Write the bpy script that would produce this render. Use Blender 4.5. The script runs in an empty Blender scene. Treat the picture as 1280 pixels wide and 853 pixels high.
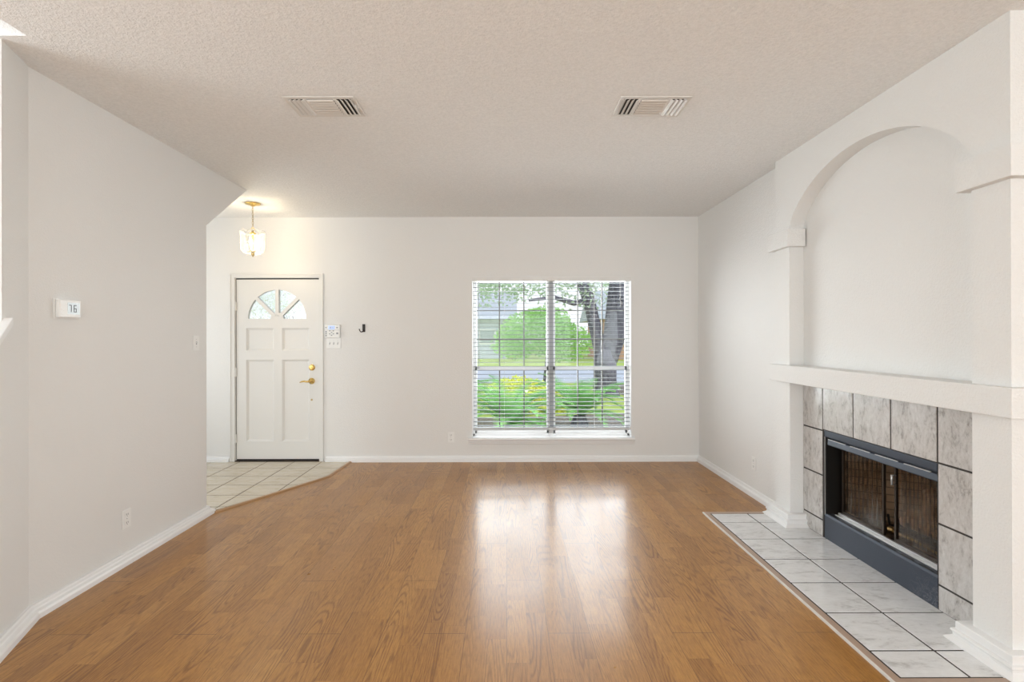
import bpy, bmesh, math, random
from mathutils import Vector, Matrix
random.seed(7)
C = bpy.context.scene.collection
sc = bpy.context.scene

# ---------------------------------------------------------------- camera, world, lights, exposure
cam_d = bpy.data.cameras.new('camera'); cam = bpy.data.objects.new('camera', cam_d); C.objects.link(cam)
cam_d.sensor_fit = 'HORIZONTAL'; cam_d.sensor_width = 36.0; cam_d.lens = 635 / 1280 * 36
cam_d.shift_x = (640 - 633.42) / 1280; cam_d.shift_y = (420.38 - 426.5) / 1280
cam_d.clip_start = 0.05; cam_d.clip_end = 300
r = Vector((0.99999647, -0.00133209, -0.00230045))
u = Vector((0.00229825, -0.00164981, 0.999996))
f = Vector((0.00133588, 0.99999775, 0.00164674))
m = Matrix((( r.x, u.x, -f.x, 0), (r.y, u.y, -f.y, 0), (r.z, u.z, -f.z, 1.43), (0, 0, 0, 1)))
cam.matrix_world = m
sc.camera = cam
sc.view_settings.view_transform = 'Standard'; sc.view_settings.look = 'None'
sc.view_settings.gamma = 1.0; sc.view_settings.use_curve_mapping = False
sc.view_settings.exposure = 0.45

world = bpy.data.worlds.new('sky'); sc.world = world; world.use_nodes = True
wn = world.node_tree; wn.nodes.clear()
w_out = wn.nodes.new('ShaderNodeOutputWorld'); w_bg = wn.nodes.new('ShaderNodeBackground')
w_tc = wn.nodes.new('ShaderNodeTexCoord'); w_sep = wn.nodes.new('ShaderNodeSeparateXYZ')
w_rmp = wn.nodes.new('ShaderNodeValToRGB')
wn.links.new(w_tc.outputs['Generated'], w_sep.inputs[0]); wn.links.new(w_sep.outputs['Z'], w_rmp.inputs[0])
w_rmp.color_ramp.elements[0].position = 0.0; w_rmp.color_ramp.elements[0].color = (0.93, 0.97, 1.0, 1)
w_rmp.color_ramp.elements[1].position = 0.7; w_rmp.color_ramp.elements[1].color = (0.62, 0.78, 1.0, 1)
wn.links.new(w_rmp.outputs[0], w_bg.inputs[0]); wn.links.new(w_bg.outputs[0], w_out.inputs[0])
w_bg.inputs[1].default_value = .92

def area(name, loc, rot, sx, sy, power, col):
    d = bpy.data.lights.new(name, 'AREA'); d.shape = 'RECTANGLE'; d.size = sx; d.size_y = sy
    d.energy = power; d.color = col
    o = bpy.data.objects.new(name, d); C.objects.link(o); o.location = loc; o.rotation_euler = rot
    return o
# unseen fill lights, added at rear, side, stair and entry to brighten the room
area('added_fill_rear', (0.2, -7.9, 1.30), (math.radians(102), 0, 0), 4.6, 2.0, 215, (0.92, 0.97, 1.0))
area('added_fill_side', (3.12, -3.0, 1.4), (math.radians(102), 0, math.radians(86)), 2.4, 1.6, 85, (0.91, 0.97, 1.0))
area('added_fill_stair', (-4.34, 0.2, 1.65), (math.radians(90), 0, math.radians(-90)), 3.0, 1.5, 58, (0.86, 0.95, 1.0))
area('added_fill_entry', (-4.34, 4.75, 1.05), (math.radians(122), 0, math.radians(-108)), 1.0, 1.2, 10, (0.91, 0.97, 1.0))
area('daylight_front_window', (0.525, 6.35, 1.75), (math.radians(-72), 0, 0), 3.0, 2.2, 215, (0.91, 0.965, 1.0))
sun_d = bpy.data.lights.new('sun', 'SUN'); sun_d.energy = 1.0; sun_d.angle = math.radians(3); sun_d.color = (1, 0.96, 0.88)
sun = bpy.data.objects.new('sun', sun_d); C.objects.link(sun); sun.rotation_euler = (math.radians(48), math.radians(12), math.radians(60))

# ---------------------------------------------------------------- helpers
def tag(o, label=None, cat=None, group=None, kind=None):
    if label: o['label'] = label
    if cat: o['category'] = cat
    if group: o['group'] = group
    if kind: o['kind'] = kind
    return o
def empty(name, loc, label=None, cat=None, group=None):
    o = bpy.data.objects.new(name, None); C.objects.link(o); o.location = loc; o.empty_display_size = .1
    return tag(o, label, cat, group)
def obj(name, bm, mats, parent=None, smooth=False, bevel=0.0, seg=2, recalc=True):
    """links bm (built in world coordinates) as one mesh object"""
    if recalc: bmesh.ops.recalc_face_normals(bm, faces=bm.faces)
    off = Vector((0, 0, 0))
    if parent is not None:
        p = parent
        while p is not None: off += Vector(p.location); p = p.parent
    me = bpy.data.meshes.new(name)
    if parent is not None: bmesh.ops.translate(bm, verts=bm.verts, vec=-off)
    else:
        if bm.verts:
            mn = Vector([min(v.co[i] for v in bm.verts) for i in range(3)]); mx = Vector([max(v.co[i] for v in bm.verts) for i in range(3)])
            o3 = Vector(((mn.x + mx.x) / 2, (mn.y + mx.y) / 2, mn.z)); bmesh.ops.translate(bm, verts=bm.verts, vec=-o3)
    bm.to_mesh(me); bm.free()
    o = bpy.data.objects.new(name, me); C.objects.link(o)
    if parent is not None: o.parent = parent
    else: o.location = o3
    for mt in (mats if isinstance(mats, (list, tuple)) else [mats]): me.materials.append(mt)
    if smooth:
        for pl in me.polygons: pl.use_smooth = True
    if bevel:
        b = o.modifiers.new('bevel', 'BEVEL'); b.width = bevel; b.segments = seg; b.limit_method = 'ANGLE'; b.angle_limit = math.radians(40)
    return o
def B(): return bmesh.new()
def box(bm, x0, x1, y0, y1, z0, z1, mi=0):
    vs = [bm.verts.new((x, y, z)) for x in (x0, x1) for y in (y0, y1) for z in (z0, z1)]
    for q in ((0, 1, 3, 2), (4, 6, 7, 5), (0, 4, 5, 1), (2, 3, 7, 6), (0, 2, 6, 4), (1, 5, 7, 3)):
        fc = bm.faces.new([vs[i] for i in q]); fc.material_index = mi
    return vs
def prism(bm, poly, axis, a, b, mi=0):
    """poly: 2-D points; axis x -> (y,z), y -> (x,z), z -> (x,y)"""
    def P(p, t): return (t, p[0], p[1]) if axis == 'x' else ((p[0], t, p[1]) if axis == 'y' else (p[0], p[1], t))
    A = [bm.verts.new(P(p, a)) for p in poly]; Bv = [bm.verts.new(P(p, b)) for p in poly]
    n = len(poly); fs = [bm.faces.new(A), bm.faces.new(Bv[::-1])]
    for i in range(n): fs.append(bm.faces.new((A[i], A[(i + 1) % n], Bv[(i + 1) % n], Bv[i])))
    for q in fs: q.material_index = mi
def sweep(bm, path, prof, side=1, mi=0):
    """mitred sweep of prof [(off,z)] along XY path; off goes to the left of travel times side"""
    pts = [Vector(p) for p in path]; rings = []
    for i, p in enumerate(pts):
        d1 = (pts[i] - pts[i - 1]).normalized() if i else None
        d2 = (pts[i + 1] - pts[i]).normalized() if i < len(pts) - 1 else None
        if d1 is None: d1 = d2
        if d2 is None: d2 = d1
        n1 = Vector((-d1.y, d1.x)) * side; n2 = Vector((-d2.y, d2.x)) * side
        nn = (n1 + n2).normalized(); k = 1 / max(.2, nn.dot(n1))
        rings.append([bm.verts.new((p.x + nn.x * o * k, p.y + nn.y * o * k, z)) for o, z in prof])
    n = len(prof)
    for a, b in zip(rings, rings[1:]):
        for j in range(n): bm.faces.new((a[j], a[(j + 1) % n], b[(j + 1) % n], b[j])).material_index = mi
    bm.faces.new(rings[0]).material_index = mi; bm.faces.new(rings[-1][::-1]).material_index = mi
def lathe(bm, prof, c, axis='z', n=24, mi=0, caps=True):
    rings = []
    for r_, h in prof:
        ring = []
        for k in range(n):
            a = 2 * math.pi * k / n; x, y = r_ * math.cos(a), r_ * math.sin(a)
            co = (x, y, h) if axis == 'z' else ((h, x, y) if axis == 'x' else (x, h, y))
            ring.append(bm.verts.new(Vector(co) + Vector(c)))
        rings.append(ring)
    for a, b in zip(rings, rings[1:]):
        for k in range(n): bm.faces.new((a[k], a[(k + 1) % n], b[(k + 1) % n], b[k])).material_index = mi
    if caps:
        if prof[0][0] > 1e-6: bm.faces.new(rings[0]).material_index = mi
        if prof[-1][0] > 1e-6: bm.faces.new(rings[-1][::-1]).material_index = mi
def tube(bm, pts, rad, n=8, mi=0):
    pts = [Vector(p) for p in pts]; rings = []
    for i, p in enumerate(pts):
        d = (pts[min(i + 1, len(pts) - 1)] - pts[max(i - 1, 0)]).normalized()
        a = d.orthogonal().normalized() if i == 0 else (a - d * a.dot(d)).normalized()
        b = d.cross(a); rr = rad[i] if isinstance(rad, (list, tuple)) else rad
        rings.append([bm.verts.new(p + (a * math.cos(t) + b * math.sin(t)) * rr) for t in [2 * math.pi * k / n for k in range(n)]])
    for a_, b_ in zip(rings, rings[1:]):
        for k in range(n): bm.faces.new((a_[k], a_[(k + 1) % n], b_[(k + 1) % n], b_[k])).material_index = mi
    bm.faces.new(rings[0]).material_index = mi; bm.faces.new(rings[-1][::-1]).material_index = mi
def copy_tree(o, parent=None):
    c = o.copy(); C.objects.link(c); c.parent = parent
    for ch in list(o.children): copy_tree(ch, c)
    return c
def clip(poly, a, b, c):
    """keep points with a*x+b*y<=c"""
    out = []
    for i, p in enumerate(poly):
        q = poly[(i + 1) % len(poly)]; dp = a * p[0] + b * p[1] - c; dq = a * q[0] + b * q[1] - c
        if dp <= 0: out.append(p)
        if dp * dq < 0:
            t = dp / (dp - dq); out.append((p[0] + (q[0] - p[0]) * t, p[1] + (q[1] - p[1]) * t))
    return out

# ---------------------------------------------------------------- materials
def new_mat(name):
    mt = bpy.data.materials.new(name); mt.use_nodes = True
    nt = mt.node_tree; return mt, nt, nt.nodes['Principled BSDF']
def N(nt, t, **kw):
    n = nt.nodes.new(t)
    for k, v in kw.items(): setattr(n, k, v)
    return n
def simple(name, col, rough=.5, metal=0.0, emit=None, es=0.0, spec=.5):
    mt, nt, p = new_mat(name)
    p.inputs['Base Color'].default_value = (*col, 1); p.inputs['Roughness'].default_value = rough
    p.inputs['Metallic'].default_value = metal; p.inputs['Specular IOR Level'].default_value = spec
    if emit: p.inputs['Emission Color'].default_value = (*emit, 1); p.inputs['Emission Strength'].default_value = es
    return mt
def mix_rgb(nt, fac, a, b, mode='MIX'):
    n = nt.nodes.new('ShaderNodeMix'); n.data_type = 'RGBA'; n.blend_type = mode
    for s, v in ((0, fac), (6, a), (7, b)):
        if hasattr(v, 'links'): nt.links.new(v, n.inputs[s])
        elif isinstance(v, (tuple, list)): n.inputs[s].default_value = (*v, 1)
        else: n.inputs[s].default_value = v
    return n.outputs[2]
def math_n(nt, op, a, b=None, c=None):
    n = nt.nodes.new('ShaderNodeMath'); n.operation = op
    for s, v in ((0, a), (1, b), (2, c)):
        if v is None: continue
        if hasattr(v, 'links'): nt.links.new(v, n.inputs[s])
        else: n.inputs[s].default_value = v
    return n.outputs[0]
def wpos(nt): return N(nt, 'ShaderNodeNewGeometry').outputs['Position']
def bump(nt, p, h, strength, dist):
    b = nt.nodes.new('ShaderNodeBump'); b.inputs['Strength'].default_value = strength; b.inputs['Distance'].default_value = dist
    nt.links.new(h, b.inputs['Height']); nt.links.new(b.outputs[0], p.inputs['Normal']); return b
def noise(nt, vec, scale, detail=3, rough=.5, dist=0):
    n = nt.nodes.new('ShaderNodeTexNoise'); n.inputs['Scale'].default_value = scale; n.inputs['Detail'].default_value = detail
    n.inputs['Roughness'].default_value = rough; n.inputs['Distortion'].default_value = dist
    nt.links.new(vec, n.inputs['Vector']); return n.outputs['Fac']
def ramp(nt, fac, stops):
    n = nt.nodes.new('ShaderNodeValToRGB'); nt.links.new(fac, n.inputs[0]); cr = n.color_ramp
    while len(cr.elements) < len(stops): cr.elements.new(.5)
    for e, (pos, col) in zip(cr.elements, stops): e.position = pos; e.color = (*col, 1)
    return n.outputs[0]

def plaster(name, col, scale, strength, rough=.75, dist=.003):
    mt, nt, p = new_mat(name); v = wpos(nt)
    p.inputs['Base Color'].default_value = (*col, 1); p.inputs['Roughness'].default_value = rough
    p.inputs['Specular IOR Level'].default_value = .3
    h = noise(nt, v, scale, 2, .5)
    h = ramp(nt, h, [(.42, (0, 0, 0)), (.62, (1, 1, 1))])
    bump(nt, p, h, strength, dist); return mt
M_wall = plaster('wall_paint', (.83, .82, .795), 110, .2)
M_wall2 = plaster('wall_paint_textured', (.84, .832, .81), 95, .34)
def popcorn():
    mt, nt, p = new_mat('ceiling_popcorn'); v = wpos(nt)
    p.inputs['Roughness'].default_value = .9; p.inputs['Specular IOR Level'].default_value = .15
    n1 = noise(nt, v, 60, 3, .6); n2 = noise(nt, v, 140, 2, .6)
    h = math_n(nt, 'ADD', n1, math_n(nt, 'MULTIPLY', n2, .6))
    col = ramp(nt, h, [(.5, (.83, .83, .815)), (1.0, (.94, .935, .92))]); nt.links.new(col, p.inputs['Base Color'])
    bump(nt, p, h, .6, .010); return mt
M_ceil = popcorn()
M_trim = simple('trim_paint', (.89, .885, .875), .35)
M_trimw = simple('door_paint', (.80, .785, .75), .4)
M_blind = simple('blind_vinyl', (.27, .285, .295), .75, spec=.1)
M_rail = simple('blind_rail', (.62, .64, .65), .5)
M_munt = simple('muntin_backlit_dark', (.16, .15, .13), .4)  # white muntins coloured dark to stand for their backlit shade
M_mull = simple('mullion_backlit_grey', (.42, .41, .40), .5)  # white mullion greyed, its backlit side put into the colour
M_plate = simple('ivory_plastic', (.89, .885, .86), .35)
M_dark = simple('dark_slot', (.03, .03, .03), .6)
M_brass = simple('polished_brass', (.78, .56, .20), .22, 1.0)
M_brassd = simple('aged_brass', (.52, .40, .20), .35, 1.0)
M_black = simple('black_metal', (.02, .018, .016), .4, .3)
M_bronze = simple('bronze_metal', (.06, .045, .035), .35, .8)
M_chrome = simple('chrome', (.55, .54, .53), .38, .8)
M_lcd = simple('lcd_screen', (.35, .42, .62), .15, 0, (.45, .6, 1.0), .35)
M_lcdg = simple('lcd_grey', (.45, .50, .50), .12)
M_grey = simple('grey_key', (.35, .35, .36), .5)
M_hook = simple('hook_black', (.015, .012, .01), .35)
M_bulb = simple('bulb_glow', (1, 1, 1), .3, 0, (1.0, .80, .5), 6)
M_candle = simple('candle_sleeve', (.9, .86, .75), .5)
M_vent = simple('vent_enamel', (.76, .735, .69), .4)
M_ventdark = simple('duct_dark', (.035, .028, .022), .8)

def glass(name, tint=(1, 1, 1), refl=.25, dirt=0.0):
    mt = bpy.data.materials.new(name); mt.use_nodes = True; nt = mt.node_tree; nt.nodes.clear()
    o = N(nt, 'ShaderNodeOutputMaterial'); t = N(nt, 'ShaderNodeBsdfTransparent'); g = N(nt, 'ShaderNodeBsdfGlossy'); mx = N(nt, 'ShaderNodeMixShader')
    t.inputs[0].default_value = (*tint, 1); g.inputs['Roughness'].default_value = .03
    lw = N(nt, 'ShaderNodeLayerWeight'); lw.inputs[0].default_value = .35
    fac = math_n(nt, 'MULTIPLY', lw.outputs['Fresnel'], refl)
    nt.links.new(fac, mx.inputs[0]); nt.links.new(t.outputs[0], mx.inputs[1]); nt.links.new(g.outputs[0], mx.inputs[2])
    nt.links.new(mx.outputs[0], o.inputs[0]); return mt
M_glass = glass('window_glass')
M_smoke = glass('smoked_door_glass', (.86, .80, .74), .07)
def lamp_glass(name, op):
    mt = bpy.data.materials.new(name); mt.use_nodes = True; nt = mt.node_tree; nt.nodes.clear()
    o = N(nt, 'ShaderNodeOutputMaterial'); t = N(nt, 'ShaderNodeBsdfTransparent'); g = N(nt, 'ShaderNodeBsdfPrincipled'); mx = N(nt, 'ShaderNodeMixShader')
    g.inputs['Base Color'].default_value = (.95, .93, .86, 1); g.inputs['Roughness'].default_value = .12
    mx.inputs[0].default_value = op
    nt.links.new(t.outputs[0], mx.inputs[1]); nt.links.new(g.outputs[0], mx.inputs[2]); nt.links.new(mx.outputs[0], o.inputs[0]); return mt
M_lglass = lamp_glass('lantern_glass', .035); M_ledge = lamp_glass('lantern_glass_bevel', .22)
def textured_glass():
    mt = bpy.data.materials.new('hammered_glass'); mt.use_nodes = True; nt = mt.node_tree; nt.nodes.clear()
    o = N(nt, 'ShaderNodeOutputMaterial'); t = N(nt, 'ShaderNodeBsdfRefraction'); g = N(nt, 'ShaderNodeBsdfGlossy'); mx = N(nt, 'ShaderNodeMixShader')
    t.inputs['IOR'].default_value = 1.3; t.inputs['Roughness'].default_value = .03; g.inputs['Roughness'].default_value = .2
    v = wpos(nt); vo = N(nt, 'ShaderNodeTexVoronoi'); vo.inputs['Scale'].default_value = 38; nt.links.new(v, vo.inputs['Vector'])
    b = N(nt, 'ShaderNodeBump'); b.inputs['Strength'].default_value = .9; b.inputs['Distance'].default_value = .01
    nt.links.new(vo.outputs['Distance'], b.inputs['Height']); nt.links.new(b.outputs[0], t.inputs['Normal'])
    mx.inputs[0].default_value = .06
    nt.links.new(t.outputs[0], mx.inputs[1]); nt.links.new(g.outputs[0], mx.inputs[2]); nt.links.new(mx.outputs[0], o.inputs[0]); return mt
M_hglass = textured_glass()

def wood_floor():
    mt, nt, p = new_mat('oak_laminate'); v = wpos(nt)
    s = N(nt, 'ShaderNodeSeparateXYZ'); nt.links.new(v, s.inputs[0]); X, Y = s.outputs[0], s.outputs[1]
    def strips(w, ln, seedmul):
        uu = math_n(nt, 'DIVIDE', X, w); i = math_n(nt, 'FLOOR', uu)
        wn1 = N(nt, 'ShaderNodeTexWhiteNoise', noise_dimensions='1D'); nt.links.new(math_n(nt, 'ADD', i, seedmul), wn1.inputs['W'])
        vv = math_n(nt, 'ADD', math_n(nt, 'DIVIDE', Y, ln), math_n(nt, 'MULTIPLY', wn1.outputs['Value'], 7.3))
        j = math_n(nt, 'FLOOR', vv)
        cb = N(nt, 'ShaderNodeCombineXYZ'); nt.links.new(i, cb.inputs[0]); nt.links.new(j, cb.inputs[1])
        w2 = N(nt, 'ShaderNodeTexWhiteNoise', noise_dimensions='2D'); nt.links.new(cb.outputs[0], w2.inputs['Vector'])
        return uu, vv, w2.outputs['Value'], w2.outputs['Color']
    # strips printed on each board, 0.1 m wide; boards 0.2 m wide joined every 1.07 m in steps
    u1, v1, r1, c1 = strips(.1, .53, 3.0)
    ub = math_n(nt, 'DIVIDE', X, .2); ib = math_n(nt, 'FLOOR', ub)
    vb = math_n(nt, 'DIVIDE', math_n(nt, 'ADD', math_n(nt, 'SUBTRACT', Y, 2.985), math_n(nt, 'MULTIPLY', ib, .5333)), 1.6)
    jb = math_n(nt, 'FLOOR', vb)
    cb = N(nt, 'ShaderNodeCombineXYZ'); nt.links.new(ib, cb.inputs[0]); nt.links.new(jb, cb.inputs[1])
    wb = N(nt, 'ShaderNodeTexWhiteNoise', noise_dimensions='2D'); nt.links.new(cb.outputs[0], wb.inputs['Vector']); rb = wb.outputs['Value']
    # grain coordinates: stretched along Y, shifted per strip
    gx = math_n(nt, 'ADD', math_n(nt, 'MULTIPLY', X, 1.0), math_n(nt, 'MULTIPLY', r1, 13.0))
    gy = math_n(nt, 'MULTIPLY_ADD', Y, .085, math_n(nt, 'MULTIPLY', r1, 31.0))
    g = N(nt, 'ShaderNodeCombineXYZ'); nt.links.new(gx, g.inputs[0]); nt.links.new(gy, g.inputs[1])
    warp = noise(nt, g.outputs[0], 7, 1, .4)
    ring = math_n(nt, 'SINE', math_n(nt, 'MULTIPLY', warp, 175.0))
    ring = math_n(nt, 'MULTIPLY_ADD', ring, .5, .5)
    fine = noise(nt, g.outputs[0], 150, 4, .65)
    pores = noise(nt, g.outputs[0], 420, 2, .6)
    base = ramp(nt, r1, [(0, (.41, .192, .040)), (.35, (.46, .220, .046)), (.7, (.50, .244, .053)), (1, (.545, .277, .067))])
    dark = mix_rgb(nt, 1.0, base, (.50, .43, .36), 'MULTIPLY')
    amp = ramp(nt, noise(nt, g.outputs[0], 5, 2, .5), [(.40, (.06, .06, .06)), (.62, (1, 1, 1))])
    f1 = math_n(nt, 'MULTIPLY', math_n(nt, 'MULTIPLY', math_n(nt, 'POWER', ring, 3.0), amp), .85)
    f2 = math_n(nt, 'MULTIPLY', ramp(nt, fine, [(.42, (0, 0, 0)), (.66, (1, 1, 1))]), .62)
    fac = math_n(nt, 'MINIMUM', math_n(nt, 'ADD', f1, f2), 1.0)
    col = mix_rgb(nt, fac, base, dark)
    col = mix_rgb(nt, math_n(nt, 'MULTIPLY', ramp(nt, pores, [(.58, (0, 0, 0)), (.68, (1, 1, 1))]), .35), col, (.16, .07, .03))
    big = noise(nt, v, .8, 2, .5)
    col = mix_rgb(nt, math_n(nt, 'MULTIPLY', big, .25), col, (.46, .225, .105))
    # seams
    def edge(q, w):
        fr = math_n(nt, 'FRACT', q); d = math_n(nt, 'MINIMUM', fr, math_n(nt, 'SUBTRACT', 1.0, fr))
        return math_n(nt, 'LESS_THAN', d, w)
    seam = math_n(nt, 'MAXIMUM', edge(ub, .0055), edge(vb, .0011))
    seam1 = math_n(nt, 'MAXIMUM', edge(u1, .006), edge(v1, .0015))
    col = mix_rgb(nt, math_n(nt, 'MULTIPLY', seam, .7), col, (.10, .045, .02))
    col = mix_rgb(nt, math_n(nt, 'MULTIPLY', seam1, .28), col, (.12, .05, .02))
    nt.links.new(col, p.inputs['Base Color'])
    smear = noise(nt, v, 3.0, 4, .6)
    ro = math_n(nt, 'ADD', math_n(nt, 'MULTIPLY_ADD', rb, .07, .22), math_n(nt, 'MULTIPLY', smear, .16))
    nt.links.new(ro, p.inputs['Roughness']); p.inputs['Specular IOR Level'].default_value = .36
    p.inputs['Coat Weight'].default_value = .22; nt.links.new(math_n(nt, 'MULTIPLY_ADD', rb, .05, .10), p.inputs['Coat Roughness'])
    # each board lies at a slightly different tilt, and edges dip
    hh = math_n(nt, 'ADD', math_n(nt, 'MULTIPLY', fine, .05), math_n(nt, 'MULTIPLY', math_n(nt, 'SUBTRACT', 1.0, seam), .8))
    b1 = bump(nt, p, hh, .12, .001)
    return mt
M_floor = wood_floor()

def tile_mat(name, c0, c1, c2, rough, sc_=6, bmp=0.15):
    mt, nt, p = new_mat(name); v = wpos(nt)
    mp = N(nt, 'ShaderNodeMapping'); mp.inputs['Rotation'].default_value = (.6, .5, .7); mp.inputs['Scale'].default_value = (1, 2.6, 1.2); nt.links.new(v, mp.inputs['Vector'])
    a = noise(nt, mp.outputs[0], sc_, 6, .65, .8); b = noise(nt, mp.outputs[0], sc_ * 4, 5, .7, .5)
    mixf = math_n(nt, 'ADD', math_n(nt, 'MULTIPLY', a, .6), math_n(nt, 'MULTIPLY', b, .4))
    col = ramp(nt, mixf, [(.36, c0), (.47, c1), (.62, c2)])
    nt.links.new(col, p.inputs['Base Color']); p.inputs['Roughness'].default_value = rough
    bump(nt, p, noise(nt, v, 9, 2, .5), bmp, .02); return mt
M_htile = tile_mat('hearth_marble_tile', (.58, .57, .56), (.80, .80, .795), (.88, .88, .88), .13, 5, .05)
M_stile = tile_mat('surround_marble_tile', (.33, .305, .285), (.56, .535, .51), (.68, .66, .64), .24, 7, .16)
M_ftile = tile_mat('foyer_beige_tile', (.56, .47, .34), (.66, .575, .44), (.71, .635, .51), .2, 5, .05)
M_grout = simple('dark_grout', (.05, .044, .04), .85)
M_fgrout = simple('brown_grout', (.085, .055, .035), .85)
M_strip = simple('taupe_moulding', (.46, .33, .25), .4)
M_strip2 = simple('oak_moulding', (.42, .24, .11), .35)
M_wline = simple('white_caulk', (.80, .78, .74), .4)
def slate_metal():
    mt, nt, p = new_mat('slate_blue_metal'); v = wpos(nt)
    p.inputs['Roughness'].default_value = .42; p.inputs['Metallic'].default_value = .25
    # scuffs near the floor, at the near end of the kick panel
    sx = N(nt, 'ShaderNodeSeparateXYZ'); nt.links.new(v, sx.inputs[0])
    mk = lambda o_, a_, b_: ramp(nt, math_n(nt, 'MULTIPLY', o_, .25), [(a_ / 4, (1, 1, 1)), (b_ / 4, (0, 0, 0))])
    near = math_n(nt, 'MULTIPLY', mk(sx.outputs[1], 2.68, 2.86), mk(sx.outputs[2], .06, .17))
    n1 = noise(nt, v, 14, 6, .75, 1.5); sc1 = ramp(nt, n1, [(.485, (0, 0, 0)), (.5, (1, 1, 1)), (.515, (0, 0, 0))])
    nt.links.new(mix_rgb(nt, math_n(nt, 'MULTIPLY', math_n(nt, 'MULTIPLY', sc1, near), .5), (.040, .050, .072), (.5, .53, .58)), p.inputs['Base Color'])
    return mt
M_slate = slate_metal()
def brick_lining(name, soot_shade):
    mt, nt, p = new_mat(name); v = wpos(nt)
    s = N(nt, 'ShaderNodeSeparateXYZ'); nt.links.new(v, s.inputs[0])
    cb = N(nt, 'ShaderNodeCombineXYZ'); nt.links.new(math_n(nt, 'ADD', s.outputs[0], s.outputs[1]), cb.inputs[0]); nt.links.new(s.outputs[2], cb.inputs[1])
    br = N(nt, 'ShaderNodeTexBrick'); br.inputs['Scale'].default_value = 5; br.inputs['Mortar Size'].default_value = .02
    br.inputs['Color1'].default_value = (.72, .55, .39, 1); br.inputs['Color2'].default_value = (.62, .46, .32, 1); br.inputs['Mortar'].default_value = (.36, .27, .19, 1)
    nt.links.new(cb.outputs[0], br.inputs['Vector'])
    so = ramp(nt, noise(nt, v, 6, 4, .6), [(.42, (0, 0, 0)), (.62, (1, 1, 1))])
    nt.links.new(mix_rgb(nt, math_n(nt, 'MULTIPLY_ADD', so, .36, soot_shade), br.outputs['Color'], (.022, .015, .010)), p.inputs['Base Color'])
    p.inputs['Roughness'].default_value = .9; return mt
M_brick = brick_lining('sooty_shaded_firebrick', .62); M_brick2 = brick_lining('lit_tan_firebrick', .0)  # back brick darkened for recess shade as well as soot; side kept lit tan
def curtain_mat():
    mt = bpy.data.materials.new('fire_screen_mesh'); mt.use_nodes = True; nt = mt.node_tree; nt.nodes.clear()
    o = N(nt, 'ShaderNodeOutputMaterial'); t = N(nt, 'ShaderNodeBsdfTransparent'); g = N(nt, 'ShaderNodeBsdfPrincipled'); mx = N(nt, 'ShaderNodeMixShader')
    g.inputs['Base Color'].default_value = (.018, .013, .009, 1); g.inputs['Roughness'].default_value = .7; g.inputs['Metallic'].default_value = .2
    v = wpos(nt); s = N(nt, 'ShaderNodeSeparateXYZ'); nt.links.new(v, s.inputs[0])
    a = math_n(nt, 'SINE', math_n(nt, 'MULTIPLY', math_n(nt, 'ADD', s.outputs[1], s.outputs[2]), 400)); b = math_n(nt, 'SINE', math_n(nt, 'MULTIPLY', math_n(nt, 'SUBTRACT', s.outputs[1], s.outputs[2]), 400))
    k = math_n(nt, 'LESS_THAN', math_n(nt, 'MULTIPLY', a, b), .28)
    lw = N(nt, 'ShaderNodeLayerWeight'); lw.inputs[0].default_value = .5
    nt.links.new(math_n(nt, 'MINIMUM', math_n(nt, 'MULTIPLY', k, math_n(nt, 'MULTIPLY_ADD', lw.outputs['Facing'], .9, .42)), .95), mx.inputs[0]); nt.links.new(t.outputs[0], mx.inputs[1]); nt.links.new(g.outputs[0], mx.inputs[2]); nt.links.new(mx.outputs[0], o.inputs[0]); return mt
M_mesh = curtain_mat()
def bark(name, c0, c1, sc_=12):
    mt, nt, p = new_mat(name); v = wpos(nt)
    mp = N(nt, 'ShaderNodeMapping'); mp.inputs['Scale'].default_value = (1, 1, .25); nt.links.new(v, mp.inputs['Vector'])
    n = noise(nt, mp.outputs[0], sc_, 5, .7); nt.links.new(ramp(nt, n, [(.35, c0), (.65, c1)]), p.inputs['Base Color'])
    p.inputs['Roughness'].default_value = .9; bump(nt, p, n, .7, .03); return mt
M_bark = bark('tree_bark', (.07, .065, .08), (.20, .19, .23)); M_log = bark('fire_log', (.25, .17, .11), (.80, .58, .38), 14)
def leafm(name, c0, c1):
    mt, nt, p = new_mat(name); v = wpos(nt)
    nt.links.new(ramp(nt, noise(nt, v, 6, 6, .8), [(.35, c0), (.65, c1)]), p.inputs['Base Color'])
    p.inputs['Roughness'].default_value = .5; tr = N(nt, 'ShaderNodeBsdfTranslucent'); tr.inputs[0].default_value = (*[min(1, x * 1.3) for x in c1], 1)
    mx = N(nt, 'ShaderNodeMixShader'); mx.inputs[0].default_value = .4; out = nt.nodes['Material Output']
    nt.links.new(p.outputs[0], mx.inputs[1]); nt.links.new(tr.outputs[0], mx.inputs[2]); nt.links.new(mx.outputs[0], out.inputs[0]); return mt
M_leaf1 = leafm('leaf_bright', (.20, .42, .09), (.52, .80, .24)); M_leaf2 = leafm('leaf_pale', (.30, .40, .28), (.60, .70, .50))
M_frond = leafm('palm_frond', (.10, .28, .08), (.30, .58, .18))
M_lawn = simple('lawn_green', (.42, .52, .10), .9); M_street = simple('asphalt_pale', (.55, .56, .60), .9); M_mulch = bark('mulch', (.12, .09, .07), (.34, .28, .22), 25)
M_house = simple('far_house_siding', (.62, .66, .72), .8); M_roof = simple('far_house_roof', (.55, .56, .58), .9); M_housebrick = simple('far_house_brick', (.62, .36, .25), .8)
M_conc = simple('driveway_concrete', (.78, .77, .75), .9)

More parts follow.
